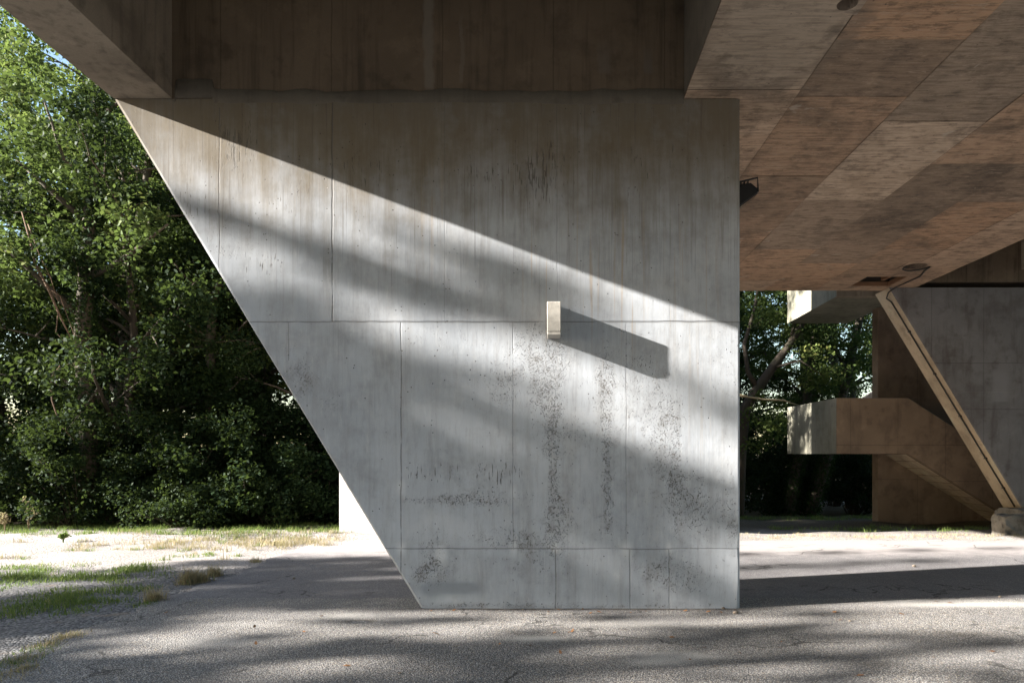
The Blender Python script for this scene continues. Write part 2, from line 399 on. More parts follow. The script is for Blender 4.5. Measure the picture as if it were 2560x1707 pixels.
M = dict(
    pier=pier_mat(), soffit=soffit_mat(),
    beam=concrete("beam_concrete", (.30, .25, .19), (.20, .163, .122), (.065, .05, .037), brd=.45),
    cross=concrete("crossbeam_concrete", (.15, .110, .072), (.095, .068, .043), (.042, .029, .018), brd=.6, jx=(-2.99, 1.22), marks=[(-1.31, .07, 5.68, 9, (.17, .145, .115)), (-.95, .03, 5.75, 6.3, (.15, .12, .09)), (.62, .10, 5.85, 6.0, (.13, .105, .08)), (1.1, .07, 5.85, 5.95, (.12, .10, .08))]),
    mortar=concrete("mortar", (.135, .115, .088), (.098, .083, .063), (.06, .05, .038), brd=.3),
    pale=concrete("pale_concrete", (.37, .345, .32), (.29, .27, .25), (.17, .15, .13), brd=.5),
    land=concrete("landing_concrete", (.25, .235, .185), (.18, .175, .13), (.09, .085, .06), streak=(6, 6, .6), brd=.5),
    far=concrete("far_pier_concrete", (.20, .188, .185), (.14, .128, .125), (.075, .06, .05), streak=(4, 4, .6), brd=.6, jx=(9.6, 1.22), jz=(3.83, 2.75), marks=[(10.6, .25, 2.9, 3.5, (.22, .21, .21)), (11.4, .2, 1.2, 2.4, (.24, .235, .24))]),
    edge=concrete("bounce_lit_concrete", (.56, .45, .32), (.43, .34, .235), (.18, .14, .10), streak=(2, 2, 1.2), brd=.4),  # tan raised to carry bounce light on the strut and the flight's underside
    stair=concrete("stair_concrete", (.23, .165, .112), (.165, .117, .08), (.075, .053, .038), streak=(3, 3, .9), brd=.5, jx=(8.4, 1.22), jz=(1.93, 1.0)),
    foot=concrete("footing_concrete", (.26, .235, .20), (.15, .135, .115), (.035, .03, .025), streak=(4, 4, 3), brd=.85, bumpd=.02),
    boxm=plain("painted_box", (.46, .43, .38), .65, var=.35, sc=16),
    black=plain("black_metal", (.012, .012, .013), .5), glass=plain("lamp_glass", (.03, .032, .035), .15),
    dark=plain("hatch_interior", (.05, .042, .035), .9), wood=plain("hatch_wood", (.20, .105, .055), .8),
    cable=plain("grey_cable", (.045, .04, .035), .6),
    apron=asphalt_mat("apron_asphalt", .85, (.15, .145, .14), (.54, .51, .47), (.44, .35, .24), 80, .009, (.14, .136, .138)),
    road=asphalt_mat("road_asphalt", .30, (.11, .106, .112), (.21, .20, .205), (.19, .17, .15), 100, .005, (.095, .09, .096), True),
    ground=gravel_mat(),
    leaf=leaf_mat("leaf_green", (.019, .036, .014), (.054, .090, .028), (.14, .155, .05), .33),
    leaf2=leaf_mat("leaf_shaded", (.005, .012, .005), (.015, .031, .012), (.034, .05, .014), .2),  # greens taken down so the colour carries the deep shade under the trees
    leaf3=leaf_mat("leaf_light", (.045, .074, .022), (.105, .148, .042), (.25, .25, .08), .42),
    ivy=leaf_mat("ivy_leaf", (.012, .026, .010), (.030, .055, .018), (.05, .07, .02), .2),
    bark=bark_mat("bark", (.035, .028, .022), (.11, .09, .068)),
    dead=bark_mat("dead_wood", (.085, .050, .032), (.20, .135, .092)),
    palewood=bark_mat("pale_wood", (.30, .25, .15), (.45, .38, .24)),
    grass=leaf_mat("grass_green", (.06, .11, .03), (.15, .22, .06), (.30, .30, .10), .35),
    dry=leaf_mat("grass_dry", (.24, .185, .115), (.43, .35, .23), (.30, .30, .13), .3),
    stone=plain("pebble", (.16, .13, .10), .85, var=.4, sc=40), litter=plain("dead_leaf", (.19, .09, .035), .8, sc=50),
)

# ------------------------------------------------------------------ ground
def sm(t): t = np.clip(t, 0, 1); return t*t*(3-2*t)
def gh(x, y):
    """height of the ground"""
    x = np.asarray(x, float); y = np.asarray(y, float)
    h = -0.045*np.clip(y-13.2, 0, 14)
    verge = sm((y-(13.7+.25*np.sin(x*.9)))/.35)*.10*sm((-1.5-x)/1.0)
    mound = .16*np.exp(-((y-18.4)/.8)**2)*sm((x-4)/2)*(0.6+.4*np.sin(x*1.7))
    rough = (np.sin(x*2.3+y*1.1)*np.sin(y*1.9-x*.7))*.025*np.maximum(sm((-4.6-x)/.8), sm((y-13.2)/1.0))
    return h+verge+mound+rough
def grid(xs, ys, zf):
    X, Y = np.meshgrid(xs, ys); Z = zf(X, Y)
    v = np.stack([X.ravel(), Y.ravel(), Z.ravel()], 1)
    nx, ny = len(xs), len(ys)
    i = (np.arange(ny-1)[:, None]*nx + np.arange(nx-1)[None, :]).ravel()
    return v, np.stack([i, i+1, i+nx+1, i+nx], 1), X, Y
far = [40, 60, 100, 200, 500, 1200]
gx = np.concatenate([[-v for v in far[::-1]], np.arange(-30, 30.01, .2), far])
gy = np.concatenate([[-v for v in far[::-1]], np.arange(-30, 34.01, .2), far])
v, f, X, Y = grid(gx, gy, lambda x, y: gh(x, y) - .012)
props(mesh_np("ground", v, f, M['ground'], smooth=True), kind="structure")

def blob(X, Y, cx, cy, rx, ry, p=2.0):
    return np.exp(-(((X-cx)/rx)**2 + ((Y-cy)/ry)**2)**(p/2))
EDGE = -4.55
def edge_x(y): return EDGE + .05*np.sin(y*2.1) + .04*np.sin(y*5.3+1) + .03*np.sin(y*11+2)
def pavement(name, mat, y0, y1, x1, step, z, wav):
    ys = np.arange(y0, y1+1e-6, step); n = int((x1-EDGE)/step)
    X = np.zeros((len(ys), n+1)); Yg = np.repeat(ys[:, None], n+1, 1)
    t = np.linspace(0, 1, n+1)
    for j, yy in enumerate(ys): X[j] = edge_x(yy) + (x1-edge_x(yy))*t
    Yg = Yg + (wav(X) * sm(1-(y1-Yg)/.4) if wav else 0)
    Z = gh(X, Yg) + z
    pale = np.zeros_like(X); dirt = np.zeros_like(X)
    for (px, py, rx, ry, s) in [(1340, 1597, .26, .10, .9), (520, 1606, .45, .16, .5), (1600, 1560, .7, .14, .35), (1690, 1640, .35, .14, .75), (1640, 1655, .3, .1, .6), (2440, 1510, 1.1, .16, .8), (2350, 1500, .8, .06, .5), (880, 1540, .25, .16, .5), (620, 1560, .5, .12, .3)]:
        yy = F*EYE/(py-1134); pale += s*blob(X, Yg, (px-1370)/F*yy, yy, rx, ry, 3)
    for (px, py, rx, ry, s) in [(898, 1551, .16, .09, 1.3), (1086, 1547, .04, .02, 1), (1362, 1535, .05, .015, 1), (1617, 1537, .04, .015, .8), (1000, 1545, .05, .02, .5), (2400, 1585, .25, .10, .55), (2190, 1660, .2, .1, .4)]:
        yy = F*EYE/(py-1134); dd = blob(X, Yg, (px-1370)/F*yy, yy, rx, ry, 3); dirt += s*dd; Z -= .02*s*dd*(s > .7)
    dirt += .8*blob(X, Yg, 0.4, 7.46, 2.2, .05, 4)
    Z[:, 0] -= .03
    v = np.stack([X.ravel(), Yg.ravel(), Z.ravel()], 1); nx = n+1
    i = (np.arange(len(ys)-1)[:, None]*nx + np.arange(n)[None, :]).ravel()
    o = mesh_np(name, v, np.stack([i, i+1, i+nx+1, i+nx], 1), mat, smooth=True, pt_attr=dict(pale=np.clip(pale, 0, 1).ravel(), dirt=np.clip(dirt, 0, 1).ravel()))
    return props(o, kind="structure")
pavement("pavement", M['apron'], 1.0, 8.05, 9.0, .04, .006, lambda x: .02*np.sin(x*3)+.012*np.sin(x*9+1))
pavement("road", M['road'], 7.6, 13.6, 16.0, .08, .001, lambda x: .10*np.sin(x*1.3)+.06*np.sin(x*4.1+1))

# ------------------------------------------------------------------ the near pier
PY, PT = 7.5, .70                                           # front plane and thickness
TOPZ = 5.60
def xl(z): return -4.77 + (TOPZ - z)*.603
def pier(name, label, y0, x_top, width, mat, edge_mat, masks):
    c = .022
    root = thing(name, label, "pier", (x_top + 4.2, y0 + PT/2, 0))
    dx = x_top + 4.77
    zs = np.linspace(-.6, TOPZ-.003, 200); nx = 240
    t = np.linspace(0, 1, nx)
    rc = np.random.RandomState(int(y0*10)); nz = len(zs)
    chip = lambda: .003*rc.rand(nz) + np.where(rc.rand(nz) < .10, .014*rc.rand(nz), 0) + .006*np.abs(np.interp(np.arange(nz), np.linspace(0, nz, 26), rc.randn(26)))
    L = xl(zs) + dx + c*1.18 + chip(); R = x_top + width - c - chip()
    X = L[:, None] + (R - L)[:, None]*t[None]; Z = np.repeat(zs[:, None], nx, 1)
    nv = X.size
    wav = sum(rc.uniform(.0006, .0016)*np.sin(X*rc.uniform(1.5, 7) + Z*rc.uniform(.5, 4) + rc.rand()*6) for _ in range(9))
    wav = wav + np.where(Z > 3.15, -.0035, 0) + np.where(Z < .66, -.003, 0)
    v = [np.stack([X.ravel(), (y0 + .004 + wav).ravel(), Z.ravel()], 1)]
    i = (np.arange(len(zs)-1)[:, None]*nx + np.arange(nx-1)[None]).ravel()
    f = np.stack([i, i+1, i+nx+1, i+nx], 1).tolist()
    z0, z1 = zs[0], zs[-1]
    A = [(xl(z0)+dx, y0+c, z0), (xl(z1)+dx, y0+c, z1), (xl(z0)+dx, y0+PT, z0), (xl(z1)+dx, y0+PT, z1),
         (x_top+width, y0+c, z0), (x_top+width, y0+c, z1), (x_top+width, y0+PT, z0), (x_top+width, y0+PT, z1)]
    k = nv; v.append(np.array(A)); V = np.concatenate(v)
    left = [j*nx for j in range(len(zs))]; right = [j*nx+nx-1 for j in range(len(zs))]
    f += [left + [k+1, k], [k+4, k+5] + right[::-1], [k+4, k+6, k+7, k+5], [k+6, k+2, k+3, k+7]]
    top = [(len(zs)-1)*nx+q for q in range(nx)]
    f += [top + [k+5, k+7, k+3, k+1]]
    pa = {}
    for key, fn in masks.items():
        a = np.zeros(len(V)); a[:nv] = np.clip(fn(X, Z), 0, 1).ravel(); pa[key] = a
    mesh_np("pier_wall", V, f, mat, root, pt_attr=pa)
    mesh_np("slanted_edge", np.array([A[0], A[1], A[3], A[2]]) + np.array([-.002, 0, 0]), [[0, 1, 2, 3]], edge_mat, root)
    return root
def W(px, py): return (px-1370)/227.6, EYE+(1134-py)/227.6
def gsum(lst):
    def fn(X, Z):
        a = np.zeros_like(X)
        for px, py, rx, ry, s in lst:
            x, z = W(px, py); a += s*blob(X, Z, x, z, rx/227.6, ry/227.6, 2.4)
        return a
    return fn
honey = gsum([(1377, 960, 45, 130, .95), (1383, 1120, 14, 210, 1.0), (1400, 1300, 35, 70, .9), (1370, 880, 70, 60, .6), (1516, 1060, 13, 200, 1.0), (1522, 1250, 14, 80, 1.0), (1510, 960, 40, 60, .6),
               (1672, 1090, 45, 160, .75), (1690, 1200, 15, 130, .8), (1740, 1270, 60, 90, .7), (1830, 1300, 25, 130, .7), (1450, 1080, 90, 70, .45), (1600, 1010, 70, 120, .55), (1250, 960, 40, 60, .7),
               (1810, 900, 30, 160, .5), (1310, 900, 50, 130, .55), (760, 950, 40, 55, .85), (830, 1010, 25, 30, .7), (1180, 1250, 120, 22, .75), (1190, 1200, 70, 40, .45), (1090, 1250, 110, 10, .7), (1080, 1390, 40, 60, .8),
               (1070, 1440, 60, 30, .8), (1330, 1390, 90, 60, .55), (1240, 1345, 120, 30, .45), (1720, 1440, 80, 60, .6), (1640, 1430, 60, 40, .55), (1170, 1512, 130, 10, 1.0), (1500, 1514, 350, 7, .9), (560, 600, 40, 60, .5), (640, 640, 60, 60, .35), (1560, 900, 90, 60, .35),
               (1100, 850, 200, 80, .18), (1500, 1300, 350, 160, .22), (720, 900, 40, 90, .3)])
grain = gsum([(590, 370, 60, 70, 1.0), (1355, 430, 60, 80, 1.0), (1180, 440, 120, 60, .5), (720, 480, 50, 60, .6), (460, 480, 60, 80, .5), (900, 430, 90, 60, .45), (660, 660, 60, 40, .5), (1090, 1180, 90, 25, .6), (1240, 1180, 70, 30, .8), (1620, 420, 150, 100, .35), (500, 560, 80, 90, .4)])
rust = gsum([(1420, 700, 120, 160, .9), (1650, 760, 160, 140, .9), (1340, 700, 40, 90, .8), (1760, 950, 70, 200, .55), (1100, 560, 120, 140, .45), (1560, 620, 200, 100, .7), (1365, 790, 18, 50, .9)])
patch = gsum([(1125, 1470, 62, 15, 1.6), (1085, 1475, 22, 22, 1.5), (1170, 1468, 28, 12, 1.0)])
pale = gsum([(1103, 1385, 14, 22, 1.2), (1003, 1370, 12, 16, 1.0), (1283, 1370, 10, 18, .8), (1389, 1370, 12, 14, 1.0), (1566, 1370, 14, 18, 1.0), (1673, 1370, 10, 14, .8), (1003, 1220, 12, 18, .9), (1283, 1230, 10, 18, .7), (1130, 1500, 60, 16, .8), (1540, 1450, 10, 60, .4), (640, 640, 80, 60, .2)])
pier("concrete_pier", "large grey tapered concrete pier with sun streaks, filling the middle under the deck", PY, -4.77, 6.88, M['pier'], M['pier'],
     dict(honey=honey, grain=grain, rust=rust, patch=patch, pale=pale))

# ------------------------------------------------------------------ the deck overhead
Y_NEAR, Y_FAR = 0.0, 16.75
SX0, SX1, SY1 = 1.496, 8.64, 16.35
deck = thing("concrete_deck", "brown concrete deck overhead with panelled soffit and edge beam resting on the piers", "bridge deck", (0, 9, TOPZ))
MB().prism_y([(-4.77, TOPZ), (-4.13, TOPZ), (-4.13, 8.0), (-4.77, 8.0)], Y_NEAR, PY-.001).build("edge_beam", M['beam'], deck)
MB().box((-4.75, PY+.004, TOPZ+.001), (SX0-.002, PY+.68, 8.0)).build("crossbeam", M['cross'], deck)
# the rough mortar line between pier and crossbeam
xs = np.linspace(-4.10, SX0-.004, 260); rs = np.random.RandomState(4)
wv = lambda n, a: a*np.interp(xs, np.linspace(-4.2, 1.6, n), rs.rand(n)*2-1)
topz = TOPZ + .095 + wv(24, .02) + wv(90, .006); botz = TOPZ - .055 + wv(16, .014) + wv(80, .005)
patchx = (xs > -4.09) & (xs < -3.68)
topz = np.where(patchx, TOPZ+.215+wv(60, .006), topz); botz = np.where(patchx, TOPZ+.006, botz)
cols = [np.stack([xs, np.full(260, yy_), zz_], 1) for yy_, zz_ in ((PY-.0005, botz), (PY-.005, botz+.006), (PY-.005, topz-.006), (PY+.0035, topz))]
mesh_np("mortar_joint", np.concatenate(cols), [[r*260+i, r*260+i+1, (r+1)*260+i+1, (r+1)*260+i] for r in range(3) for i in range(259)], M['mortar'], deck, smooth=True)
# the panelled soffit: each form panel its own face, a groove between them, cut round the hatch and the two round holes
HATCH = (7.05, 7.95, 15.05, 15.90)
HOLES = [(7.64, 14.2, .22), (2.60, 5.93, .087)]
def sub_rect(r, h):
    x0, x1, y0, y1 = r; a0, a1, b0, b1 = h
    if a0 >= x1 or a1 <= x0 or b0 >= y1 or b1 <= y0: return [r]
    a0, a1, b0, b1 = max(a0, x0), min(a1, x1), max(b0, y0), min(b1, y1)
    return [q for q in [(x0, x1, y0, b0), (x0, x1, b1, y1), (x0, a0, b0, b1), (a1, x1, b0, b1)] if q[1]-q[0] > 1e-5 and q[3]-q[2] > 1e-5]
cuts = [HATCH] + [(x-r-.06, x+r+.06, y-r-.06, y+r+.06) for x, y, r in HOLES]
rnd = random.Random(11)
joints = {0: [Y_NEAR, 4.9, 7.33, 8.37, 10.1, 12.28, 14.7, SY1], 1: [Y_NEAR, 4.0, 6.44, 7.47, 9.6, 12.0, 14.4, SY1], 2: [Y_NEAR, 5.6, 8.02, 10.5, 13.03, 15.4, SY1],
          3: [Y_NEAR, 4.3, 6.75, 9.19, 11.6, 14.0, SY1], 4: [Y_NEAR, 5.7, 8.15, 10.6, 13.0, 15.4, SY1], 5: [Y_NEAR, 7.0, 9.4, 11.9, 14.3, SY1]}
tones = {0: [(.9, .1), (.85, .05), (.95, .35), (.75, .5), (.35, .5), (.55, .9), (.5, .7)], 1: [(.6, .9), (.62, .95), (.12, .35), (.5, .72), (.25, .6), (.55, .8), (.75, .7)],
         2: [(.3, .1), (.28, .08), (.92, .15), (.35, .25), (.65, .85), (.8, .5)], 3: [(.6, .8), (.6, .8), (.7, .7), (.12, .25), (.3, .4), (.7, .9)],
         4: [(.3, .3), (.5, .6), (.3, .35), (.6, .95), (.45, .7), (.7, .6)], 5: [(.8, .6), (.85, .55), (.9, .5), (.8, .6), (.85, .7)]}
sv, sf, tint, warm = [], [], [], []
def quad(x0, x1, y0, y1, z, tn):
    b = len(sv); sv.extend([(x0, y0, z), (x0, y1, z), (x1, y1, z), (x1, y0, z)]); sf.append([b, b+1, b+2, b+3]); tint.append(tn[0]); warm.append(tn[1])
colx = [SX0 + 1.22*i for i in range(6)] + [SX1]
def tone_at(x, y):
    c = min(5, max(0, int((x-SX0)/1.22))); j = joints[c]
    for q in range(len(j)-1):
        if j[q] <= y < j[q+1]: return tones[c][q]
    return (.5, .5)
g = .003
for c in range(6):
    for q in range(len(joints[c])-1):
        rr = [(colx[c]+(g if c else 0), colx[c+1]-(g if c < 5 else 0), joints[c][q]+g, joints[c][q+1]-g)]
        for h in cuts: rr = [y for r in rr for y in sub_rect(r, h)]
        for r in rr: quad(*r, TOPZ + rnd.uniform(0, .009), tones[c][q])
rr = [(SX0, SX1, Y_NEAR, SY1)]
for h in cuts: rr = [y for r in rr for y in sub_rect(r, h)]
for r in rr: quad(*r, TOPZ+.03, (.0, .3))
for x, y, r in HOLES:                                       # square plate with a round hole and its throat
    n, s = 40, r+.06; tn = tone_at(x, y); b = len(sv)
    for k in range(n):
        a = 2*math.pi*k/n + math.pi/4; ca, sa = math.cos(a), math.sin(a); m = s/max(abs(ca), abs(sa))
        sv.extend([(x+ca*r, y+sa*r, TOPZ+.002), (x+ca*m, y+sa*m, TOPZ+.002), (x+ca*r, y+sa*r, TOPZ+.45)])
    for k in range(n):
        k2 = (k+1) % n
        sf.append([b+3*k, b+3*k+1, b+3*k2+1, b+3*k2][::-1]); tint.append(tn[0]); warm.append(tn[1])
        sf.append([b+3*k, b+3*k2, b+3*k2+2, b+3*k+2]); tint.append(.1); warm.append(.3)
    sf.append([b+3*k+2 for k in range(n)]); tint.append(0); warm.append(0)
mesh_np("soffit", np.array(sv), sf, M['soffit'], deck, face_attr=dict(tint=tint, warm=warm))
x0, x1, y0, y1 = HATCH; hb = MB()
for a, b in (((x0-.05, y0-.05), (x0, y1+.05)), ((x1, y0-.05), (x1+.05, y1+.05)), ((x0, y0-.05), (x1, y0)), ((x0, y1), (x1, y1+.05))):
    hb.box((a[0], a[1], TOPZ+.02), (b[0], b[1], TOPZ+.7))
hb.box((x0-.05, y0-.05, TOPZ+.7), (x1+.05, y1+.05, TOPZ+.75)).build("hatch_shaft", M['dark'], deck)
fr = MB()
fr.box((x0+.001, y1-.04, TOPZ+.004), (x1-.001, y1-.001, TOPZ+.10)); fr.box((x1-.05, y0+.001, TOPZ+.004), (x1-.001, y1-.041, TOPZ+.10))
fr.box((x1-.22, y0+.001, TOPZ+.12), (x1-.14, y1-.041, TOPZ+.2)).build("hatch_frame", M['wood'], deck)
sl = MB()                                                   # flanks, far end and inner filling of the slab
sl.box((SX0+.0005, Y_NEAR+.001, TOPZ+.031), (SX0+.06, SY1-.001, 8.0)); sl.box((SX1-.06, Y_NEAR+.001, TOPZ+.031), (SX1-.0005, SY1-.001, 8.0))
sl.box((SX0+.0605, SY1-.06, TOPZ+.031), (SX1-.0605, SY1-.0005, 8.0)); sl.box((SX0+.0605, Y_NEAR+.001, TOPZ+.031), (SX1-.0605, Y_NEAR+.06, 8.0))
sl.build("slab_side", M['mortar'], deck)
MB().box((8.66, 16.02, TOPZ+.13), (20, 16.68, 8.0)).build("crossbeam", M['cross'], deck)
MB().box((11.09, Y_NEAR, 6.02), (11.7, 16.0, 8.0)).build("inner_beam", M['beam'], deck)
up = MB(); up.box((-4.77, Y_NEAR, 8.002), (20, Y_FAR, 12.2)); up.build("shadow_block", M['beam'], deck)  # unseen block added above the deck only for its shadow
MB().box((-4.74, 8.4, 5.34), (-4.13, Y_FAR-.01, 7.999)).build("edge_beam", M['beam'], deck)  # hidden far length of the beam, set lower to shade the footing

# ------------------------------------------------------------------ the far pier with its footing
zero = lambda X, Z: np.zeros_like(X)
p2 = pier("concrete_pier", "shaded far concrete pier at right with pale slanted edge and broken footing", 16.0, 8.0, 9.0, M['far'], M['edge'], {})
def ragged(mb, a, b, seed, amp, n=(14, 8, 7)):
    r = random.Random(seed)
    import bmesh
    bm = bmesh.new(); bmesh.ops.create_cube(bm, size=1)
    bmesh.ops.subdivide_edges(bm, edges=bm.edges[:], cuts=7, use_grid_fill=True)
    for q in bm.verts:
        corner = sum(abs(abs(c)-.5) < .01 for c in q.co)
        sh = 1 - (.10 if corner == 3 else .035 if corner == 2 else 0)
        q.co = Vector(((a[i]+b[i])/2 + q.co[i]*sh*(b[i]-a[i]) + r.uniform(-amp, amp) for i in range(3)))
    bm.verts.index_update()
    mb.add([tuple(q.co) for q in bm.verts], [[q.index for q in f.verts] for f in bm.faces]); bm.free(); return mb
ragged(ragged(MB(), (9.92, 14.85, -.4), (11.0, 15.32, .36), 3, .022), (10.85, 14.95, -.4), (12.8, 16.7, .42), 5, .02).build("footing", M['foot'], p2)

# ------------------------------------------------------------------ staircase with two half landings
st = thing("concrete_staircase", "brown concrete outdoor staircase with two half landings against the wood at right", "staircase", (9.2, 19, -.25))
LX, LY0, LY1, PXE = 7.43, 17.6, 21.2, 9.28
def landing(zb, zt):
    m = MB(); t = .14
    m.box((LX, LY0, zb), (PXE, LY1, zb+.22))                                   # floor slab
    m.box((LX, LY0+.0005, zb+.2205), (LX+t, LY1-.0005, zt)); m.box((LX+t+.0005, LY1-t, zb+.2205), (PXE, LY1-.001, zt-.002))
    return m
landing(1.703, 3.14).build("landing", M['land'], st)
landing(5.75, 7.2).build("upper_landing", M['land'], st)
sl = .636
run = 3.2
MB().prism_y([(LX+.0005, 1.702), (PXE, 1.702), (PXE+run, 1.702-run*sl), (PXE+run, 3.14-run*sl), (PXE, 3.142), (LX+.0005, 3.142)], LY0-.02, LY0+.14, .012).build("parapet", M['stair'], st)
MB().prism_y([(LX+.0005, 5.748), (PXE, 5.748), (PXE, 7.2), (LX+.0005, 7.2)], LY0-.02, LY0+.14, .012).build("parapet", M['beam'], st)
MB().prism_y([(PXE+.02, 1.702), (PXE+run, 1.72-run*sl), (PXE+run, 1.94-run*sl), (PXE+.02, 1.925)], LY0+.145, 18.895).build("lower_flight", M['edge'], st)
stp = MB()
for i in range(10): stp.box((PXE+.02+i*.3, LY0+.146, 1.93-(i+1)*.19-.05), (PXE+.32+i*.3, 18.894, 1.93-i*.19))
stp.build("steps", M['stair'], st)
MB().box((9.13, 18.9, -.8), (16, 19.24, 9.0), .012).build("spine_wall", M['stair'], st)
MB().prism_y([(PXE+.002, 1.72), (PXE+4, 1.72+4*sl), (PXE+4, 1.94+4*sl), (PXE+.002, 1.94)], 19.245, LY1-.15).build("upper_flight", M['pale'], st)
MB().prism_y([(PXE+.002, 1.703), (PXE+4, 1.703+4*sl), (PXE+4, 3.15+4*sl), (PXE+.002, 3.15)], LY1-.14, LY1).build("parapet", M['pale'], st)

# ------------------------------------------------------------------ sunlit wall beyond the slanted edge
t = thing("concrete_wall", "sunlit white concrete wall showing beyond the slanted pier edge", "wall", (-3.6, 15.2, 0))
a = P(846, 1331, 14.7); w = MB()
poly = [(-4.51, 14.75), (-2.4, 14.15), (-2.4, 16.6), (-4.46, 16.65)]  # face turned to catch the sun, hidden back deepened to shade ground beyond
v = [(x, y, -.4) for x, y in poly] + [(x, y, TOPZ-.01) for x, y in poly]
w.add(v, [[3, 2, 1, 0], [4, 5, 6, 7]] + [[i, (i+1) % 4, 4+(i+1) % 4, 4+i] for i in range(4)]).build("wall_face", M['pale'], t)

# ------------------------------------------------------------------ fittings: box, floodlight, cable
t = thing("wall_box", "small pale box on the pier face throwing a long shadow", "wall box", (.064, PY, 2.95))
b0, b1, fy = 2.965, 3.32, PY-.245
MB().box((-.010, fy, b0+.035), (.136, PY-.001, b1), .006).build("housing", M['boxm'], t)
MB().box((-.008, fy+.004, b0), (.134, PY-.001, b0+.034), .004).build("base_cap", M['boxm'], t)
t = thing("floodlight", "black floodlight on a bracket high on the pier's right edge", "floodlight", (2.11, 7.85, 4.65))
br = MB(); yy = 7.85
for s in (-.13, .13): br.tube([(2.112, yy+s, 4.76), (2.37, yy+s, 4.82), (2.375, yy+s, 4.66)], .011, 6)
br.tube([(2.112, yy-.13, 4.76), (2.112, yy+.13, 4.76)], .014, 6).build("bracket", M['black'], t)
MB().prism_y([(2.125, 4.53), (2.16, 4.50), (2.385, 4.665), (2.37, 4.71), (2.30, 4.77), (2.125, 4.74)], yy-.12, yy+.12, .008).build("housing", M['black'], t)
MB().prism_y([(2.166, 4.495), (2.38, 4.652), (2.376, 4.658), (2.162, 4.501)], yy-.10, yy+.10).build("lens", M['glass'], t)
n = 4; fin = MB()
for i in range(n): fin.box((2.15+.04*i, yy-.09, 4.772-.008*(3-i)), (2.162+.04*i, yy+.09, 4.80))
fin.build("cooling_fin", M['black'], t)
# cable: loop round the hole, along the soffit, down the slanted edge of the far pier
hx, hy, hr = HOLES[0]; zc = TOPZ-.03
pts = [(hx+math.cos(a)*(hr+.01), hy+math.sin(a)*(hr+.01), zc) for a in np.linspace(math.radians(200), math.radians(30), 22)]
pts += [(hx+.27, hy-.05, zc), (hx+.33, hy+.25, zc), (8.12, 14.9, zc), (8.10, 15.4, zc), (8.06, 15.85, zc-.01), (8.0, 16.05, zc-.08), (7.99, 16.12, zc-.2)]
for z in np.linspace(TOPZ-.3, .45, 10): pts.append((8.0+(TOPZ-z)*.603-.035, 16.0+.20, z))
cb = thing("cable", "dark cable looping from the soffit hole down the pale slanted pier edge", "cable", (8, 15, 5.5))
MB().tube(pts, .017, 8).build("cable_run", M['cable'], cb, smooth=True)
for z in (4.6, 3.6, 2.6, 1.6, .9):
    x = 8.0+(TOPZ-z)*.603-.035; MB().box((x-.02, 16.17, z-.02), (x+.03, 16.23, z+.02)).build("clip", M['cable'], cb)

# ------------------------------------------------------------------ vegetation
def unit(a): return a/np.maximum(1e-9, np.linalg.norm(a, axis=1, keepdims=True))
def leaves(rng, cen, rad, per, size, flat=.6, bias=.9):
    """kite-shaped leaves in clumps: cen (C,3), rad (C,)"""
    C = len(cen); n = C*per
    d = unit(rng.randn(n, 3)) * (rng.rand(n, 1)**.45) * np.repeat(rad, per)[:, None]
    d[:, 2] *= flat
    p = np.repeat(cen, per, 0) + d
    nr = unit(rng.randn(n, 3)*.75 + np.array([0, 0, bias]) + d*.5)
    u = unit(np.cross(nr, rng.randn(n, 3))); w = np.cross(nr, u)
    s = size*(.6+.8*rng.rand(n, 1))
    v = np.stack([p, p+u*s*.5+w*s*.36+nr*s*.10, p+u*s, p+u*s*.45-w*s*.36+nr*s*.10], 1).reshape(-1, 3)
    f = np.arange(n*4).reshape(n, 4)
    r = np.clip(np.repeat(rng.rand(C), per)*.5 + rng.rand(n)*.55, 0, 1)
    return v, f, r

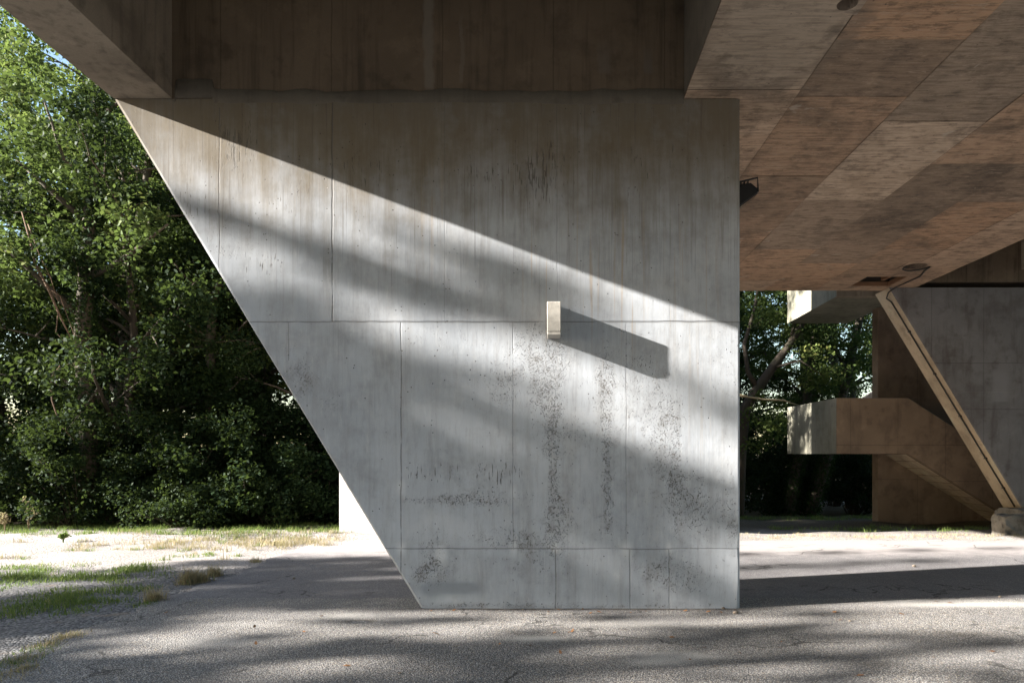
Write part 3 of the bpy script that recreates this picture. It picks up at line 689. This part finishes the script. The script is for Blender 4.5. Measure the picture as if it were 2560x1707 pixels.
def tree_data(seed, H, spread, base, nl, r0, lean=(0, 0), per=190, size=.092, sub=5, crad=.55):
    rng = np.random.RandomState(seed)
    wood, cen = MB(), []
    k = 9
    tz = np.linspace(0, H*.92, k)
    wob = np.cumsum(rng.randn(k, 2)*.10, 0); wob[0] = 0
    tr = np.stack([lean[0]*tz/H + wob[:, 0], lean[1]*tz/H + wob[:, 1], tz], 1)
    tr[0, 2] = -.3
    rr = r0*(1-.85*tz/H); rr[0] *= 1.25
    wood.tube(tr, list(rr), 9)
    for i in range(nl):
        fz = base + (1-base)*(i+.5)/nl*.97
        z = fz*H*.92; q = np.array([np.interp(z, tz, tr[:, c]) for c in range(3)])
        az = i*2.4 + rng.rand()*.8
        prof = math.sin(math.pi*min(1, .22+.78*(1-fz)*1.0 + .12))**.6 if fz > .55 else 1.0
        L = spread*(.55+.5*rng.rand())*max(.35, prof)
        tt = np.linspace(0, 1, 6)
        rise = L*(.25+.45*rng.rand())
        line = q + np.stack([np.cos(az+.5*tt*rng.randn()*.5)*L*tt, np.sin(az+.4*tt*rng.randn()*.5)*L*tt, rise*(tt**.8) - .25*L*tt**2.5*rng.rand()], 1) + np.cumsum(rng.randn(6, 3)*.04*L*.3, 0)
        rl = r0*(1-.8*fz)*.48
        wood.tube(line, list(rl*(1-.85*tt)+.006), 6)
        for j in range(sub):
            ts = .3+.7*(j+rng.rand())/sub; b = np.array([np.interp(ts, tt, line[:, c]) for c in range(3)])
            l2 = L*.34*(.6+.8*rng.rand())
            dv = unit(np.array([[math.cos(az), math.sin(az), .25]]) + rng.randn(1, 3)*.75)[0]
            e = b + dv*l2
            wood.tube([b, (b+e)/2 + rng.randn(3)*.05, e], [rl*.35+.004, rl*.2+.003, .004], 5)
            cen.append(e)
            cen.append((b+e)/2 + rng.randn(3)*.15)
    cen = np.array(cen); rad = crad*(.6+.8*rng.rand(len(cen)))
    return wood, leaves(rng, cen, rad, per, size)

def shrub_data(seed, h, r, nc, per=210, size=.085):
    rng = np.random.RandomState(seed); wood, cen = MB(), []
    for i in range(nc):
        a = rng.rand()*6.28; q = rng.rand()**.5; z = h*(.08+.92*rng.rand()*math.sqrt(max(0, 1-.75*q*q)))
        c = np.array([math.cos(a)*r*q, math.sin(a)*r*q, z]); cen.append(c)
        if i % 3 == 0: wood.tube([(c[0]*.12, c[1]*.12, -.15), (c[0]*.5, c[1]*.5, z*.55), tuple(c)], [.022, .014, .004], 5)
    cen = np.array(cen); rad = .38*(.6+.9*rng.rand(nc))
    return wood, leaves(rng, cen, rad, per, size, flat=.75)

def plant_proto(name, cat, data, leafm, barkm, woodname="trunk", crownname="crown"):
    wood, (v, f, r) = data
    root = thing(name, "", cat)
    wood.build(woodname, barkm, root, smooth=True)
    mesh_np(crownname, v, f, leafm, root, face_attr=dict(rnd=r))
    return root
used = set()
def plant(proto, x, y, label, group=None, s=1.0, rz=0.0, sz=None):
    o = proto if proto not in used else copy_tree(proto)
    used.add(proto)
    o.location = (x, y, float(gh(x, y))); o.rotation_euler = (0, 0, rz); o.scale = (s, s, sz or s)
    o["label"] = label
    if group: o["group"] = group
    elif "group" in o: del o["group"]
    return o
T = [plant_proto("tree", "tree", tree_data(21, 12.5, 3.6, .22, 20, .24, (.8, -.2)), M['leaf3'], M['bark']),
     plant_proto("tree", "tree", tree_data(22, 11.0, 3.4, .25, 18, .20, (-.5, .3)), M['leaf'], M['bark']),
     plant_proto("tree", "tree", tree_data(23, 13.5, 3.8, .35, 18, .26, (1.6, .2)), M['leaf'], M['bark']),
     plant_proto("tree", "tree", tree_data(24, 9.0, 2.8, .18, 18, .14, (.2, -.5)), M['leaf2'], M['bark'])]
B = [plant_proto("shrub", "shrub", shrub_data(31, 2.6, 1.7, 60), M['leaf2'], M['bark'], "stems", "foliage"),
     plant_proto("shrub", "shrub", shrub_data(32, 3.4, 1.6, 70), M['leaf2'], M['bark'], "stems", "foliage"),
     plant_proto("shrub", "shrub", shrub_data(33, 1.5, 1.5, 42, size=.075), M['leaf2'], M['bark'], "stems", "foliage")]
gl, gr_ = "trees of the wood left of the pier", "trees of the wood right of the pier"
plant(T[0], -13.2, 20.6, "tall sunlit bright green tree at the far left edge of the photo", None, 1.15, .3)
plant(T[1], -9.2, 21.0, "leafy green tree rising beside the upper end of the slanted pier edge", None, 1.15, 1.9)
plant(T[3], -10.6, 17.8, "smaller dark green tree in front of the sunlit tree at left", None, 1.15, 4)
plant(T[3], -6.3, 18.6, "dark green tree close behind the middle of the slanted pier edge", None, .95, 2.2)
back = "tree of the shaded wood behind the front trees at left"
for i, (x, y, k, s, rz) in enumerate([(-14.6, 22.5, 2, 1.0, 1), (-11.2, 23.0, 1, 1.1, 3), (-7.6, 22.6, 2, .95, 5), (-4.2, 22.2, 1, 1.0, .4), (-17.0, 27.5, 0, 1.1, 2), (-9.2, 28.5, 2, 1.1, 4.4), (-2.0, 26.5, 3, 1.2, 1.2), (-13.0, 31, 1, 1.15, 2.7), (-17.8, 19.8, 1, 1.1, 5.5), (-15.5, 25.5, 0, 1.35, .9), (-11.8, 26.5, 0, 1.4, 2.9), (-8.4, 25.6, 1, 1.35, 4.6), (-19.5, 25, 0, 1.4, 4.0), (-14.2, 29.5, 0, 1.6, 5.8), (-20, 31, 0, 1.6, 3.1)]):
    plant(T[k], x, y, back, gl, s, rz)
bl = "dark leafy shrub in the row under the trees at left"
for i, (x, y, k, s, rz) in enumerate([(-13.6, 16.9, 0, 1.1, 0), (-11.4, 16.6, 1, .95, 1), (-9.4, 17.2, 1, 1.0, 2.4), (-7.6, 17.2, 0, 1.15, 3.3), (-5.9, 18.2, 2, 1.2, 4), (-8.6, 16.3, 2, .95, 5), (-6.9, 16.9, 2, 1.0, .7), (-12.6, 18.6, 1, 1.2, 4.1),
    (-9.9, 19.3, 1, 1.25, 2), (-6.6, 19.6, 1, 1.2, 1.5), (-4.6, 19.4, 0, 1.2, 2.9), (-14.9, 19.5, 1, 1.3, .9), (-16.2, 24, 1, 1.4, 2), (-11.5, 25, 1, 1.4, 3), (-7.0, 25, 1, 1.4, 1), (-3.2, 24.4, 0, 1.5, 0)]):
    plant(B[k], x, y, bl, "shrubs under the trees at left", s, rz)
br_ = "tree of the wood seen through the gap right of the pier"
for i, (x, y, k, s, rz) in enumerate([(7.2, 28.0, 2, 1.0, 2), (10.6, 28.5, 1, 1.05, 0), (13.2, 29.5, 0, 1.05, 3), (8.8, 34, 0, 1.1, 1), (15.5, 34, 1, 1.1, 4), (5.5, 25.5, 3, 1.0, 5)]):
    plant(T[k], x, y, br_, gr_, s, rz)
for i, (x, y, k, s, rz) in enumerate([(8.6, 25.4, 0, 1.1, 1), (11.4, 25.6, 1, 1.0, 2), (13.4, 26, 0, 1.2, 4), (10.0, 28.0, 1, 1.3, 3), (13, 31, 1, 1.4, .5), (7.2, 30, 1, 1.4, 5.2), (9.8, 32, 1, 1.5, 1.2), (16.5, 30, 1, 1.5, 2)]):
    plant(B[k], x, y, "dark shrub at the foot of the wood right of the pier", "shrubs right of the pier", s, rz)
for i, (x, y, s) in enumerate([(-24, 15.6, .92), (-25, 19.2, .95), (-24.5, 22.8, .9), (-26, 26.5, 1.0), (-21.5, 17.6, .8), (-22.5, 20.6, .85), (-28.5, 17.4, 1.0), (-28, 21.5, 1.0), (-21.8, 24.4, .9)]):
    plant(T[1], x, y, "leafy tree of the wood beyond the left edge of the photo", gl, s, i*1.7)
rng = np.random.RandomState(61)                              # unseen wood added behind the viewer to cut the sky light
q = np.stack([rng.uniform(-42, 40, 900), rng.uniform(-26, -17, 900), 14.0*rng.rand(900)**.85], 1); q[:, 2] += np.where(q[:, 1] < -21, 2.5*rng.rand(900), 0)
v, f, r = leaves(rng, q, np.full(900, 1.3), 60, .45)
props(mesh_np("sky_screen_wood", v, f, M['leaf2'], face_attr=dict(rnd=r)), "unseen leaf mass added behind the viewer to hold back sky light", "wood", kind="stuff")
# ivy-clad trunks in the gap on the right, and the forked tree
def ivy_trunk(label, pts, rad, seed, ivy=True, crown=None, leaf=None):
    root = thing("tree", label, "tree", pts[0])
    wd = MB(); wd.tube(pts, rad, 9)
    cen = []
    rng = np.random.RandomState(seed)
    for (br, rb) in (crown or []):
        wd.tube(br, rb, 7)
        cen += [np.array(br[-1]) + rng.randn(3)*.4 for _ in range(5)] + [np.array(br[-2]) + rng.randn(3)*.5 for _ in range(4)]
    wd.build("trunk", M['bark'], root, smooth=True)
    if ivy:
        pp = np.array(pts, float); q = []
        for i in range(len(pp)-1):
            for u in np.linspace(0, 1, 14, endpoint=False): q.append(pp[i]*(1-u)+pp[i+1]*u)
        q = np.array(q); v, f, r = leaves(rng, q, np.full(len(q), rad[0]*1.6), 130, .08, 1.0, .2)
        mesh_np("ivy", v, f, M['ivy'], root, face_attr=dict(rnd=r))
    if cen:
        v, f, r = leaves(rng, np.array(cen), .6*(.6+.8*rng.rand(len(cen))), 110, .12)
        mesh_np("crown", v, f, leaf or M['leaf'], root, face_attr=dict(rnd=r))
    return root
Q = lambda px, py, y: P(px, py, y)
yv = 24.0
ivy_trunk("left one of two ivy covered trunks leaning right under the landing", [Q(1968, 1310, yv), Q(1985, 1200, yv), Q(2002, 1120, yv), Q(2030, 900, yv+.3), Q(2060, 640, yv+.6)], [.20, .18, .17, .14, .10], 51,
          crown=[([Q(2040, 820, yv), Q(2000, 760, yv-.5), Q(1950, 700, yv-1)], [.06, .04, .01]), ([Q(2050, 740, yv), Q(2100, 660, yv), Q(2150, 600, yv)], [.06, .04, .01]), ([Q(2035, 880, yv), Q(2090, 830, yv-.4), Q(2140, 850, yv-.6)], [.05, .03, .01])])
ivy_trunk("right one of two ivy covered trunks leaning right under the landing", [Q(2020, 1312, yv), Q(2045, 1220, yv), Q(2075, 1120, yv), Q(2120, 930, yv+.2), Q(2170, 700, yv+.4)], [.22, .19, .18, .15, .11], 52,
          crown=[([Q(2120, 930, yv), Q(2080, 860, yv-.5), Q(2040, 850, yv-1)], [.06, .04, .01]), ([Q(2150, 800, yv), Q(2200, 720, yv), Q(2240, 690, yv)], [.06, .04, .01])])
yv = 23.0
ivy_trunk("dark forked tree just right of the pier with a thick limb rising right", [Q(1840, 1330, yv), Q(1850, 1120, yv), Q(1862, 1020, yv), Q(1895, 970, yv), Q(1930, 920, yv), Q(1975, 860, yv), Q(2010, 800, yv), Q(2060, 720, yv)], [.26, .22, .20, .17, .15, .13, .11, .07], 53, False,
          crown=[([Q(1895, 970, yv), Q(1870, 930, yv), Q(1860, 860, yv), Q(1885, 780, yv), Q(1900, 690, yv)], [.10, .08, .07, .06, .03]), ([Q(1975, 860, yv), Q(1990, 790, yv), Q(2000, 720, yv)], [.07, .05, .03]), ([Q(1930, 920, yv), Q(2000, 900, yv-.5), Q(2060, 940, yv-.8)], [.05, .03, .01]), ([Q(1862, 1020, yv), Q(1900, 1050, yv-.5), Q(1950, 1080, yv-.9)], [.05, .03, .01])], leaf=M['leaf3'])
yv = 16.6
ivy_trunk("thick ivy covered tree trunk with spreading limbs in the left wood", [Q(215, 1330, yv), Q(222, 1100, yv), Q(205, 850, yv), Q(215, 700, yv), Q(225, 520, yv), Q(240, 300, yv), Q(260, 60, yv)], [.21, .20, .19, .18, .14, .10, .07], 54,
          crown=[([Q(215, 700, yv), Q(320, 640, yv-.5), Q(420, 560, yv-.8)], [.08, .06, .02]), ([Q(222, 560, yv), Q(120, 470, yv-.3), Q(40, 400, yv-.5)], [.08, .06, .02]), ([Q(225, 460, yv), Q(160, 400, yv-.6), Q(110, 250, yv-.8)], [.06, .04, .02]), ([Q(240, 300, yv), Q(330, 230, yv), Q(400, 180, yv)], [.06, .04, .02]), ([Q(205, 800, yv), Q(60, 660, yv-.6), Q(0, 615, yv-.8)], [.08, .06, .03])])
yv = 19.2
ivy_trunk("slim dark trunk with horizontal branches near the slanted pier edge", [Q(528, 1310, yv), Q(527, 1000, yv), Q(526, 850, yv), Q(535, 740, yv), Q(560, 690, yv), Q(590, 560, yv)], [.15, .14, .13, .11, .08, .05], 55, False,
          crown=[([Q(527, 850, yv), Q(400, 765, yv-.3), Q(330, 770, yv-.5), Q(260, 762, yv-.7)], [.06, .05, .04, .02]), ([Q(535, 740, yv), Q(470, 700, yv), Q(430, 650, yv-.4)], [.05, .04, .02]), ([Q(526, 900, yv), Q(600, 820, yv-.4), Q(640, 780, yv-.5)], [.05, .03, .02])], leaf=M['leaf2'])
# dead wood
yv = 16.0
t = thing("dead_branch", "broken bare reddish branch hanging in the left trees", "branch", P(60, 520, yv))
db = MB(); db.tube([P(55, 530, yv), P(75, 600, yv), P(88, 660, yv), P(120, 720, yv), P(150, 790, yv), P(180, 850, yv)], [.016, .022, .026, .028, .024, .008], 7)
db.tube([P(88, 660, yv), P(125, 690, yv-.1), P(150, 770, yv-.2)], [.011, .008, .003], 5); db.tube([P(120, 720, yv), P(150, 740, yv), P(185, 835, yv+.1), P(230, 850, yv+.1)], [.014, .011, .008, .003], 5)
db.tube([P(145, 780, yv), P(140, 830, yv-.2), P(175, 870, yv-.2)], [.014, .01, .004], 5); db.tube([P(70, 560, yv), P(100, 640, yv-.2), P(130, 700, yv-.3)], [.012, .01, .004], 5)
db.build("branch_wood", M['dead'], t, smooth=True)
t = thing("dead_branch", "bent bare branch arching low in the left trees", "branch", P(130, 930, yv))
MB().tube([P(200, 905, yv+.2), P(150, 915, yv), P(128, 945, yv), P(130, 1000, yv-.2), P(150, 1060, yv-.3), P(185, 1100, yv-.3)], [.014, .022, .022, .02, .014, .005], 7).build("branch_wood", M['dead'], t, smooth=True)
t = thing("dead_branch", "pale bare branch reaching from the pier's right edge to the landing", "branch", P(1870, 990, 20.5))
MB().tube([P(1845, 986, 20.4), P(1870, 991, 20.5), P(1910, 998, 20.6), P(1960, 1000, 20.7), P(1975, 1006, 20.8), P(1998, 1012, 20.9)], [.035, .035, .03, .028, .02, .008], 6).build("branch_wood", M['palewood'], t, smooth=True)

# trees on the sunny side, out of the picture: their boughs throw the streaks of shade on pier and paving
su = np.array(TOSUN); hp = np.array([su[1], -su[0], 0.0]); hp /= np.linalg.norm(hp)
if hp[1] < 0: hp = -hp
vp_ = np.cross(su, hp); vp_ = vp_ if vp_[2] > 0 else -vp_
def ab(p): p = np.array(p, float); return p @ hp, p @ vp_
rng = np.random.RandomState(77)
clumps = []                                                  # (a, b, half-width a, half-height b, distance)
def wall_bough(px0, py0, px1, py1, hb, n=3):
    for u in np.linspace(0, 1, n):
        px, py = px0+(px1-px0)*u, py0+(py1-py0)*u; x, z = W(px, py); a, b = ab((x, PY, z)); clumps.append((a, b, .22, hb, None))
def ground_bough(px0, py0, px1, py1, hb, n=3):
    for u in np.linspace(0, 1, n):
        px, py = px0+(px1-px0)*u, py0+(py1-py0)*u; y = F*EYE/(py-1134); a, b = ab(((px-1370)/F*y, y, 0)); clumps.append((a, b, .25, hb, None))
wall_bough(570, 548, 1300, 806, .10, 5)
LIT = [(1160, 505, 950, 105), (960, 785, 450, 46), (1690, 850, 280, 85), (1540, 955, 260, 62), (1610, 1075, 170, 42), (1795, 1170, 90, 34), (1230, 1095, 150, 24), (1500, 1400, 150, 22), (1080, 1335, 120, 18), (1770, 1345, 80, 20), (760, 860, 120, 20)]
n = 0
while n < 185:                                               # half shade on the lower pier, with the streaks of sun left open
    px, py = rng.uniform(560, 1870), rng.uniform(640, 1530); dens = .85
    for cx, cy, hl, hw in LIT:
        u, w_ = (px-cx+.366*(py-cy))/1.065, (py-cy-.366*(px-cx))/1.065
        dens -= 1.1*math.exp(-((u/hl)**4 + (w_/hw)**2))
    if rng.rand() > dens: continue
    x, z = W(px, py); a, b = ab((x, PY, z)); clumps.append((a, b, rng.uniform(.05, .16), rng.uniform(.03, .075), None)); n += 1
for _ in range(230):                                         # thin sprays that turn full sun into half light
    a = rng.uniform(1.2, 7.2); b = rng.uniform(-2.4, 1.6); clumps.append((a, b, rng.uniform(.05, .16), rng.uniform(.02, .055), None))
for _ in range(270):                                         # deep shade on the asphalt and chippings left of the pier
    a = rng.uniform(7.2, 11.7); b = rng.uniform(-2.8, .55 if a > 8.5 else -.8)
    if a > 9.3 and b < -1.15 and rng.rand() < .7: continue
    clumps.append((a, b, rng.uniform(.12, .3), rng.uniform(.06, .16), None))
for _ in range(14):                                          # loose shade over the near paving
    a = rng.uniform(1.5, 6.6); b = rng.uniform(-2.4, 2.4); clumps.append((a, b, .30, rng.uniform(.06, .2), None))
for c in [(500, 1440, 900, 1430, .05, 4), (560, 1400, 960, 1395, .03, 4), (1860, 1420, 2300, 1400, .05, 4), (1860, 1385, 2500, 1370, .03, 4), (250, 1560, 700, 1480, .10, 4), (700, 1640, 1300, 1610, .12, 4), (0, 1700, 500, 1690, .15, 4), (1300, 1650, 2000, 1640, .08, 4), (1850, 1585, 2500, 1600, .06, 4), (60, 1520, 500, 1440, .07, 4)]:
    ground_bough(*c)
groups = {}
for (a, b, ra, rb, d) in clumps:
    d = 31 + rng.uniform(-2.2, 2.2); c = hp*a + vp_*b + su*d
    groups.setdefault(int(np.clip((a+0)//3.2, 0, 2)), []).append((c, ra, rb))
for gi, lst in groups.items():
    cs = np.array([q[0] for q in lst]); cx, cy = cs[:, 0].mean(), cs[:, 1].mean()
    root = thing("tree", ["nearest leafy tree beyond the left edge that shades the front paving", "middle leafy tree beyond the left edge that shades the paving", "leafy tree beyond the left edge that throws streaks of shade on the pier"][gi], "tree", (cx-1.0, cy, float(gh(cx, cy))))
    wd = MB(); H = cs[:, 2].max()+1.5
    trk = [(cx-1, cy, -.3), (cx-.9, cy, 3), (cx-.6, cy+.1, 6), (cx-.3, cy, 9), (cx, cy, H)]
    wd.tube(trk, [.30, .26, .22, .16, .06], 9)
    for c, ra, rb in lst[::2]:
        z = max(3.5, c[2]-1.2); p0 = np.array([np.interp(z, [q[2] for q in trk], [q[i] for q in trk]) for i in range(3)])
        wd.tube([p0, (p0+c)/2+np.array([0, 0, .15]), c], [.035, .02, .006], 5)
    wd.build("trunk", M['bark'], root, smooth=True)
    vs, fs, rs_, o = [], [], [], 0
    for c, ra, rb in lst:
        n = int(900*(ra+.08)*(rb+.08)) + 18
        dd = unit(rng.randn(n, 3))*(rng.rand(n, 1)**.5)
        p = c + np.outer(dd[:, 0]*ra, hp) + np.outer(dd[:, 1]*rb, vp_) + np.outer(dd[:, 2]*.35, su)
        v, f, r = leaves(rng, p, np.full(n, .03), 1, .15, 1, .5)
        vs.append(v); fs.append(f+o); rs_.append(r); o += len(v)
    mesh_np("crown", np.concatenate(vs), np.concatenate(fs), M['leaf'], root, face_attr=dict(rnd=np.concatenate(rs_)))

# ------------------------------------------------------------------ grass and weeds
def blades(rng, pos, hgt, wid, spread=.5):
    n = len(pos)
    az = rng.rand(n)*6.283; d = np.stack([np.cos(az), np.sin(az), np.zeros(n)], 1); s = np.stack([-np.sin(az), np.cos(az), np.zeros(n)], 1)
    h = (hgt*(.5+.9*rng.rand(n)))[:, None]; l = spread*rng.rand(n, 1)*h; w = wid*(.6+.8*rng.rand(n, 1))
    upv = np.array([[0, 0, 1.0]])
    a = pos - s*w; b = pos + s*w; c = pos + d*l*.4 + upv*h*.6 + s*w*.7; e = pos + d*l*.4 + upv*h*.6 - s*w*.7; tp = pos + d*l*1.2 + upv*h
    v = np.stack([a, b, c, e, tp, tp+s*.001], 1).reshape(-1, 3); i = np.arange(n)[:, None]*6
    f = np.concatenate([i+np.array([[0, 1, 2, 3]]), i+np.array([[3, 2, 5, 4]])], 0)
    r = rng.rand(n)
    return v, f, np.concatenate([r, r])
def tuft_positions(rng, spots):
    out, hh = [], []
    for x, y, r, n, h in spots:
        q = rng.randn(n, 2)*r*.5; X = x+q[:, 0]; Y = y+q[:, 1]
        out.append(np.stack([X, Y, gh(X, Y)-.015], 1)); hh.append(np.full(n, h))
    return np.concatenate(out), np.concatenate(hh)
rng = np.random.RandomState(5)
def gp(px, py): y = F*EYE/(py-1134); return ((px-1370)/F*y, y)
green, dry = [], []
for _ in range(75):                                          # weedy patches in the chippings
    x, y = gp(rng.uniform(-60, 400), rng.uniform(1410, 1530)); 
    if x < -4.9 and rng.rand() < .8: green.append((x, y, .22, 90, .07))
for px, py, r, n, h in [(60, 1440, .35, 500, .11), (190, 1440, .35, 500, .12), (330, 1425, .3, 500, .13), (150, 1500, .35, 350, .09), (270, 1445, .25, 300, .10), (20, 1530, .3, 250, .09), (30, 1660, .2, 300, .06), (100, 1625, .16, 200, .06), (360, 1510, .15, 150, .07), (475, 1450, .15, 160, .10)]:
    x, y = gp(px, py); green.append((x, y, r, n, h))
for px, py, r, n, h in [(385, 1500, .10, 240, .16), (475, 1455, .12, 400, .20), (500, 1450, .12, 260, .15), (535, 1437, .10, 240, .16), (175, 1590, .14, 400, .05), (120, 1612, .12, 260, .05), (50, 1650, .14, 300, .05), (60, 1672, .1, 200, .05), (500, 1508, .2, 200, .03), (20, 1690, .2, 250, .05), (640, 1402, .1, 120, .08)]:
    x, y = gp(px, py); dry.append((x, y, r, n, h))
for _ in range(170):
    y = rng.uniform(12.3, 14.4); x = rng.uniform(-9.2, -4.0)
    if rng.rand() < .2 + .8*sm((x+8)/2): dry.append((x, y, .22, 45, .09))
for _ in range(230):
    y = rng.uniform(13.9, 17.2); x = rng.uniform(-14.5, -4.2); green.append((x, y, .22, 55, .13))
for _ in range(60):
    x = rng.uniform(-12, -5); y = rng.uniform(11, 13.5); (green if rng.rand() < .4 else dry).append((x, y, .12, 40, .08))
for _ in range(120):                                         # fringe on the right, by stair foot and wood
    x = rng.uniform(3.5, 12.2); y = 14.6+rng.randn()*.35; dry.append((x, y, .2, 18, .06))
for _ in range(70): 
    x = rng.uniform(5.5, 12.0); y = 16.9+rng.randn()*.3; green.append((x, y, .16, 30, .13))
for _ in range(90): 
    x = rng.uniform(5.5, 13.0); y = 22.5+rng.randn()*.6; green.append((x, y, .25, 40, .14))
p, h = tuft_positions(rng, green); h = h*.62*(.6+.8*rng.rand(len(h))); v, f, r = blades(rng, p, h, .004, 1.1)
props(mesh_np("grass", v, f, M['grass'], face_attr=dict(rnd=r)), "short green grass and weeds in the gravel and along the wood", "grass", kind="stuff")
p, h = tuft_positions(rng, dry); h = h*.8*(.6+.8*rng.rand(len(h))); v, f, r = blades(rng, p, h, .0035, 1.1)
props(mesh_np("dry_grass", v, f, M['dry'], face_attr=dict(rnd=r)), "straw coloured dry grass tufts along the asphalt edge and verge", "dry grass", kind="stuff")
def weed(label, px, py, yv, hpx, seed, dryw=True):
    rng = np.random.RandomState(seed); x, y, _ = P(px, py, yv); z = float(gh(x, y)); t = thing("weed", label, "weed", (x, y, z), group=None)
    m = MB(); H = hpx/F*yv; cen = []
    for i in range(6):
        e = np.array([x+rng.randn()*.22*H, y+rng.randn()*.2*H, z+H*(.6+.4*rng.rand())]); mid = np.array([x+(e[0]-x)*.3, y+(e[1]-y)*.3, z+(e[2]-z)*.6])
        m.tube([(x, y, z-.02), mid, e], [.008, .006, .003], 5)
        for j in range(5):
            q = mid+(e-mid)*rng.rand(); u = q+np.array([rng.randn()*.09, rng.randn()*.09, .05+.08*rng.rand()])*H; m.tube([q, u], [.003, .002], 4); cen.append(u)
    m.build("stems", M['dry'] if dryw else M['grass'], t)
    v, f, r = leaves(rng, np.array(cen), np.full(len(cen), .05), 9, .045); mesh_np("foliage", v, f, M['dry'] if dryw else M['grass'], t, face_attr=dict(rnd=r))
weed("tall straw coloured weed with seed heads at the far left verge", 70, 1330, 15.2, 75, 1)
weed("straw weed with drooping stems at the left edge of the photo", 12, 1340, 15.0, 45, 2)
weed("low bright green weed on the pale gravel at left", 158, 1355, 13.3, 22, 3, False)

# ------------------------------------------------------------------ pebbles and dead leaves on the paving
def pebble(x, y, s, seed, label):
    s *= .6
    import bmesh
    bm = bmesh.new(); bmesh.ops.create_icosphere(bm, subdivisions=2, radius=1); r = random.Random(seed)
    for q in bm.verts: q.co = Vector((q.co.x*s*1.1, q.co.y*s*.9, q.co.z*s*.75))*(1+r.uniform(-.12, .12))
    me = bpy.data.meshes.new("pebble"); bm.to_mesh(me); bm.free(); me.materials.append(M['stone'])
    o = bpy.data.objects.new("pebble", me); COL.objects.link(o); o.location = (x, y, float(gh(x, y))+s*.55)
    return props(o, label, "pebble", "loose pebbles on the paving")
for i, (px, py, s, lb) in enumerate([(1839, 1533, .045, "brown pebble at the foot of the pier's right corner"), (2125, 1553, .026, "round pale pebble on sunlit coarse paving right of the pier"), (2285, 1416, .045, "pebble on the far edge of the pier's ground shadow"),
    (2500, 1492, .03, "pebble at the shadow's near edge by the right side"), (1808, 1521, .03, "pale pebble touching the pier base near its right corner"), (1308, 1524, .025, "pale pebble touching the pier base near its left end"), (735, 1446, .03, "pebble on the dark asphalt left of the pier")]):
    x, y = gp(px, py); pebble(x, y, s, i, lb)
rng = np.random.RandomState(9)
lv = np.array([(0, -1, 0), (.45, -.2, .12), (.3, .6, .05), (0, 1, .18), (-.3, .6, .05), (-.45, -.2, .12)])*.035
proto = None
spots = [(1910, 1566), (2360, 1534), (1725, 1650), (900, 1655), (2230, 1600), (1480, 1690), (1325, 1615), (2060, 1540), (640, 1610), (1790, 1668), (2480, 1630), (1100, 1590), (2150, 1690), (1560, 1575), (1950, 1620), (760, 1580)]
spots += [(rng.uniform(1070, 1850), rng.uniform(1522, 1534)) for _ in range(16)] + [(rng.uniform(330, 2540), rng.uniform(1500, 1690)) for _ in range(26)]
for px, py in spots:
    x, y = gp(px, py)
    if proto is None:
        proto = mesh_np("fallen_leaf", lv, [[0, 1, 5], [1, 2, 4, 5], [2, 3, 4]], M['litter']); o = proto
        props(o, "small curled brown dead leaf lying on the coarse paving", "leaf", "dead leaves on the paving")
    else:
        o = proto.copy(); COL.objects.link(o)
    o.location = (x, y, float(gh(x, y))+.012); o.rotation_euler = (rng.randn()*.3, rng.randn()*.3, rng.rand()*6.28); s = .5+.5*rng.rand(); o.scale = (s, s, s)
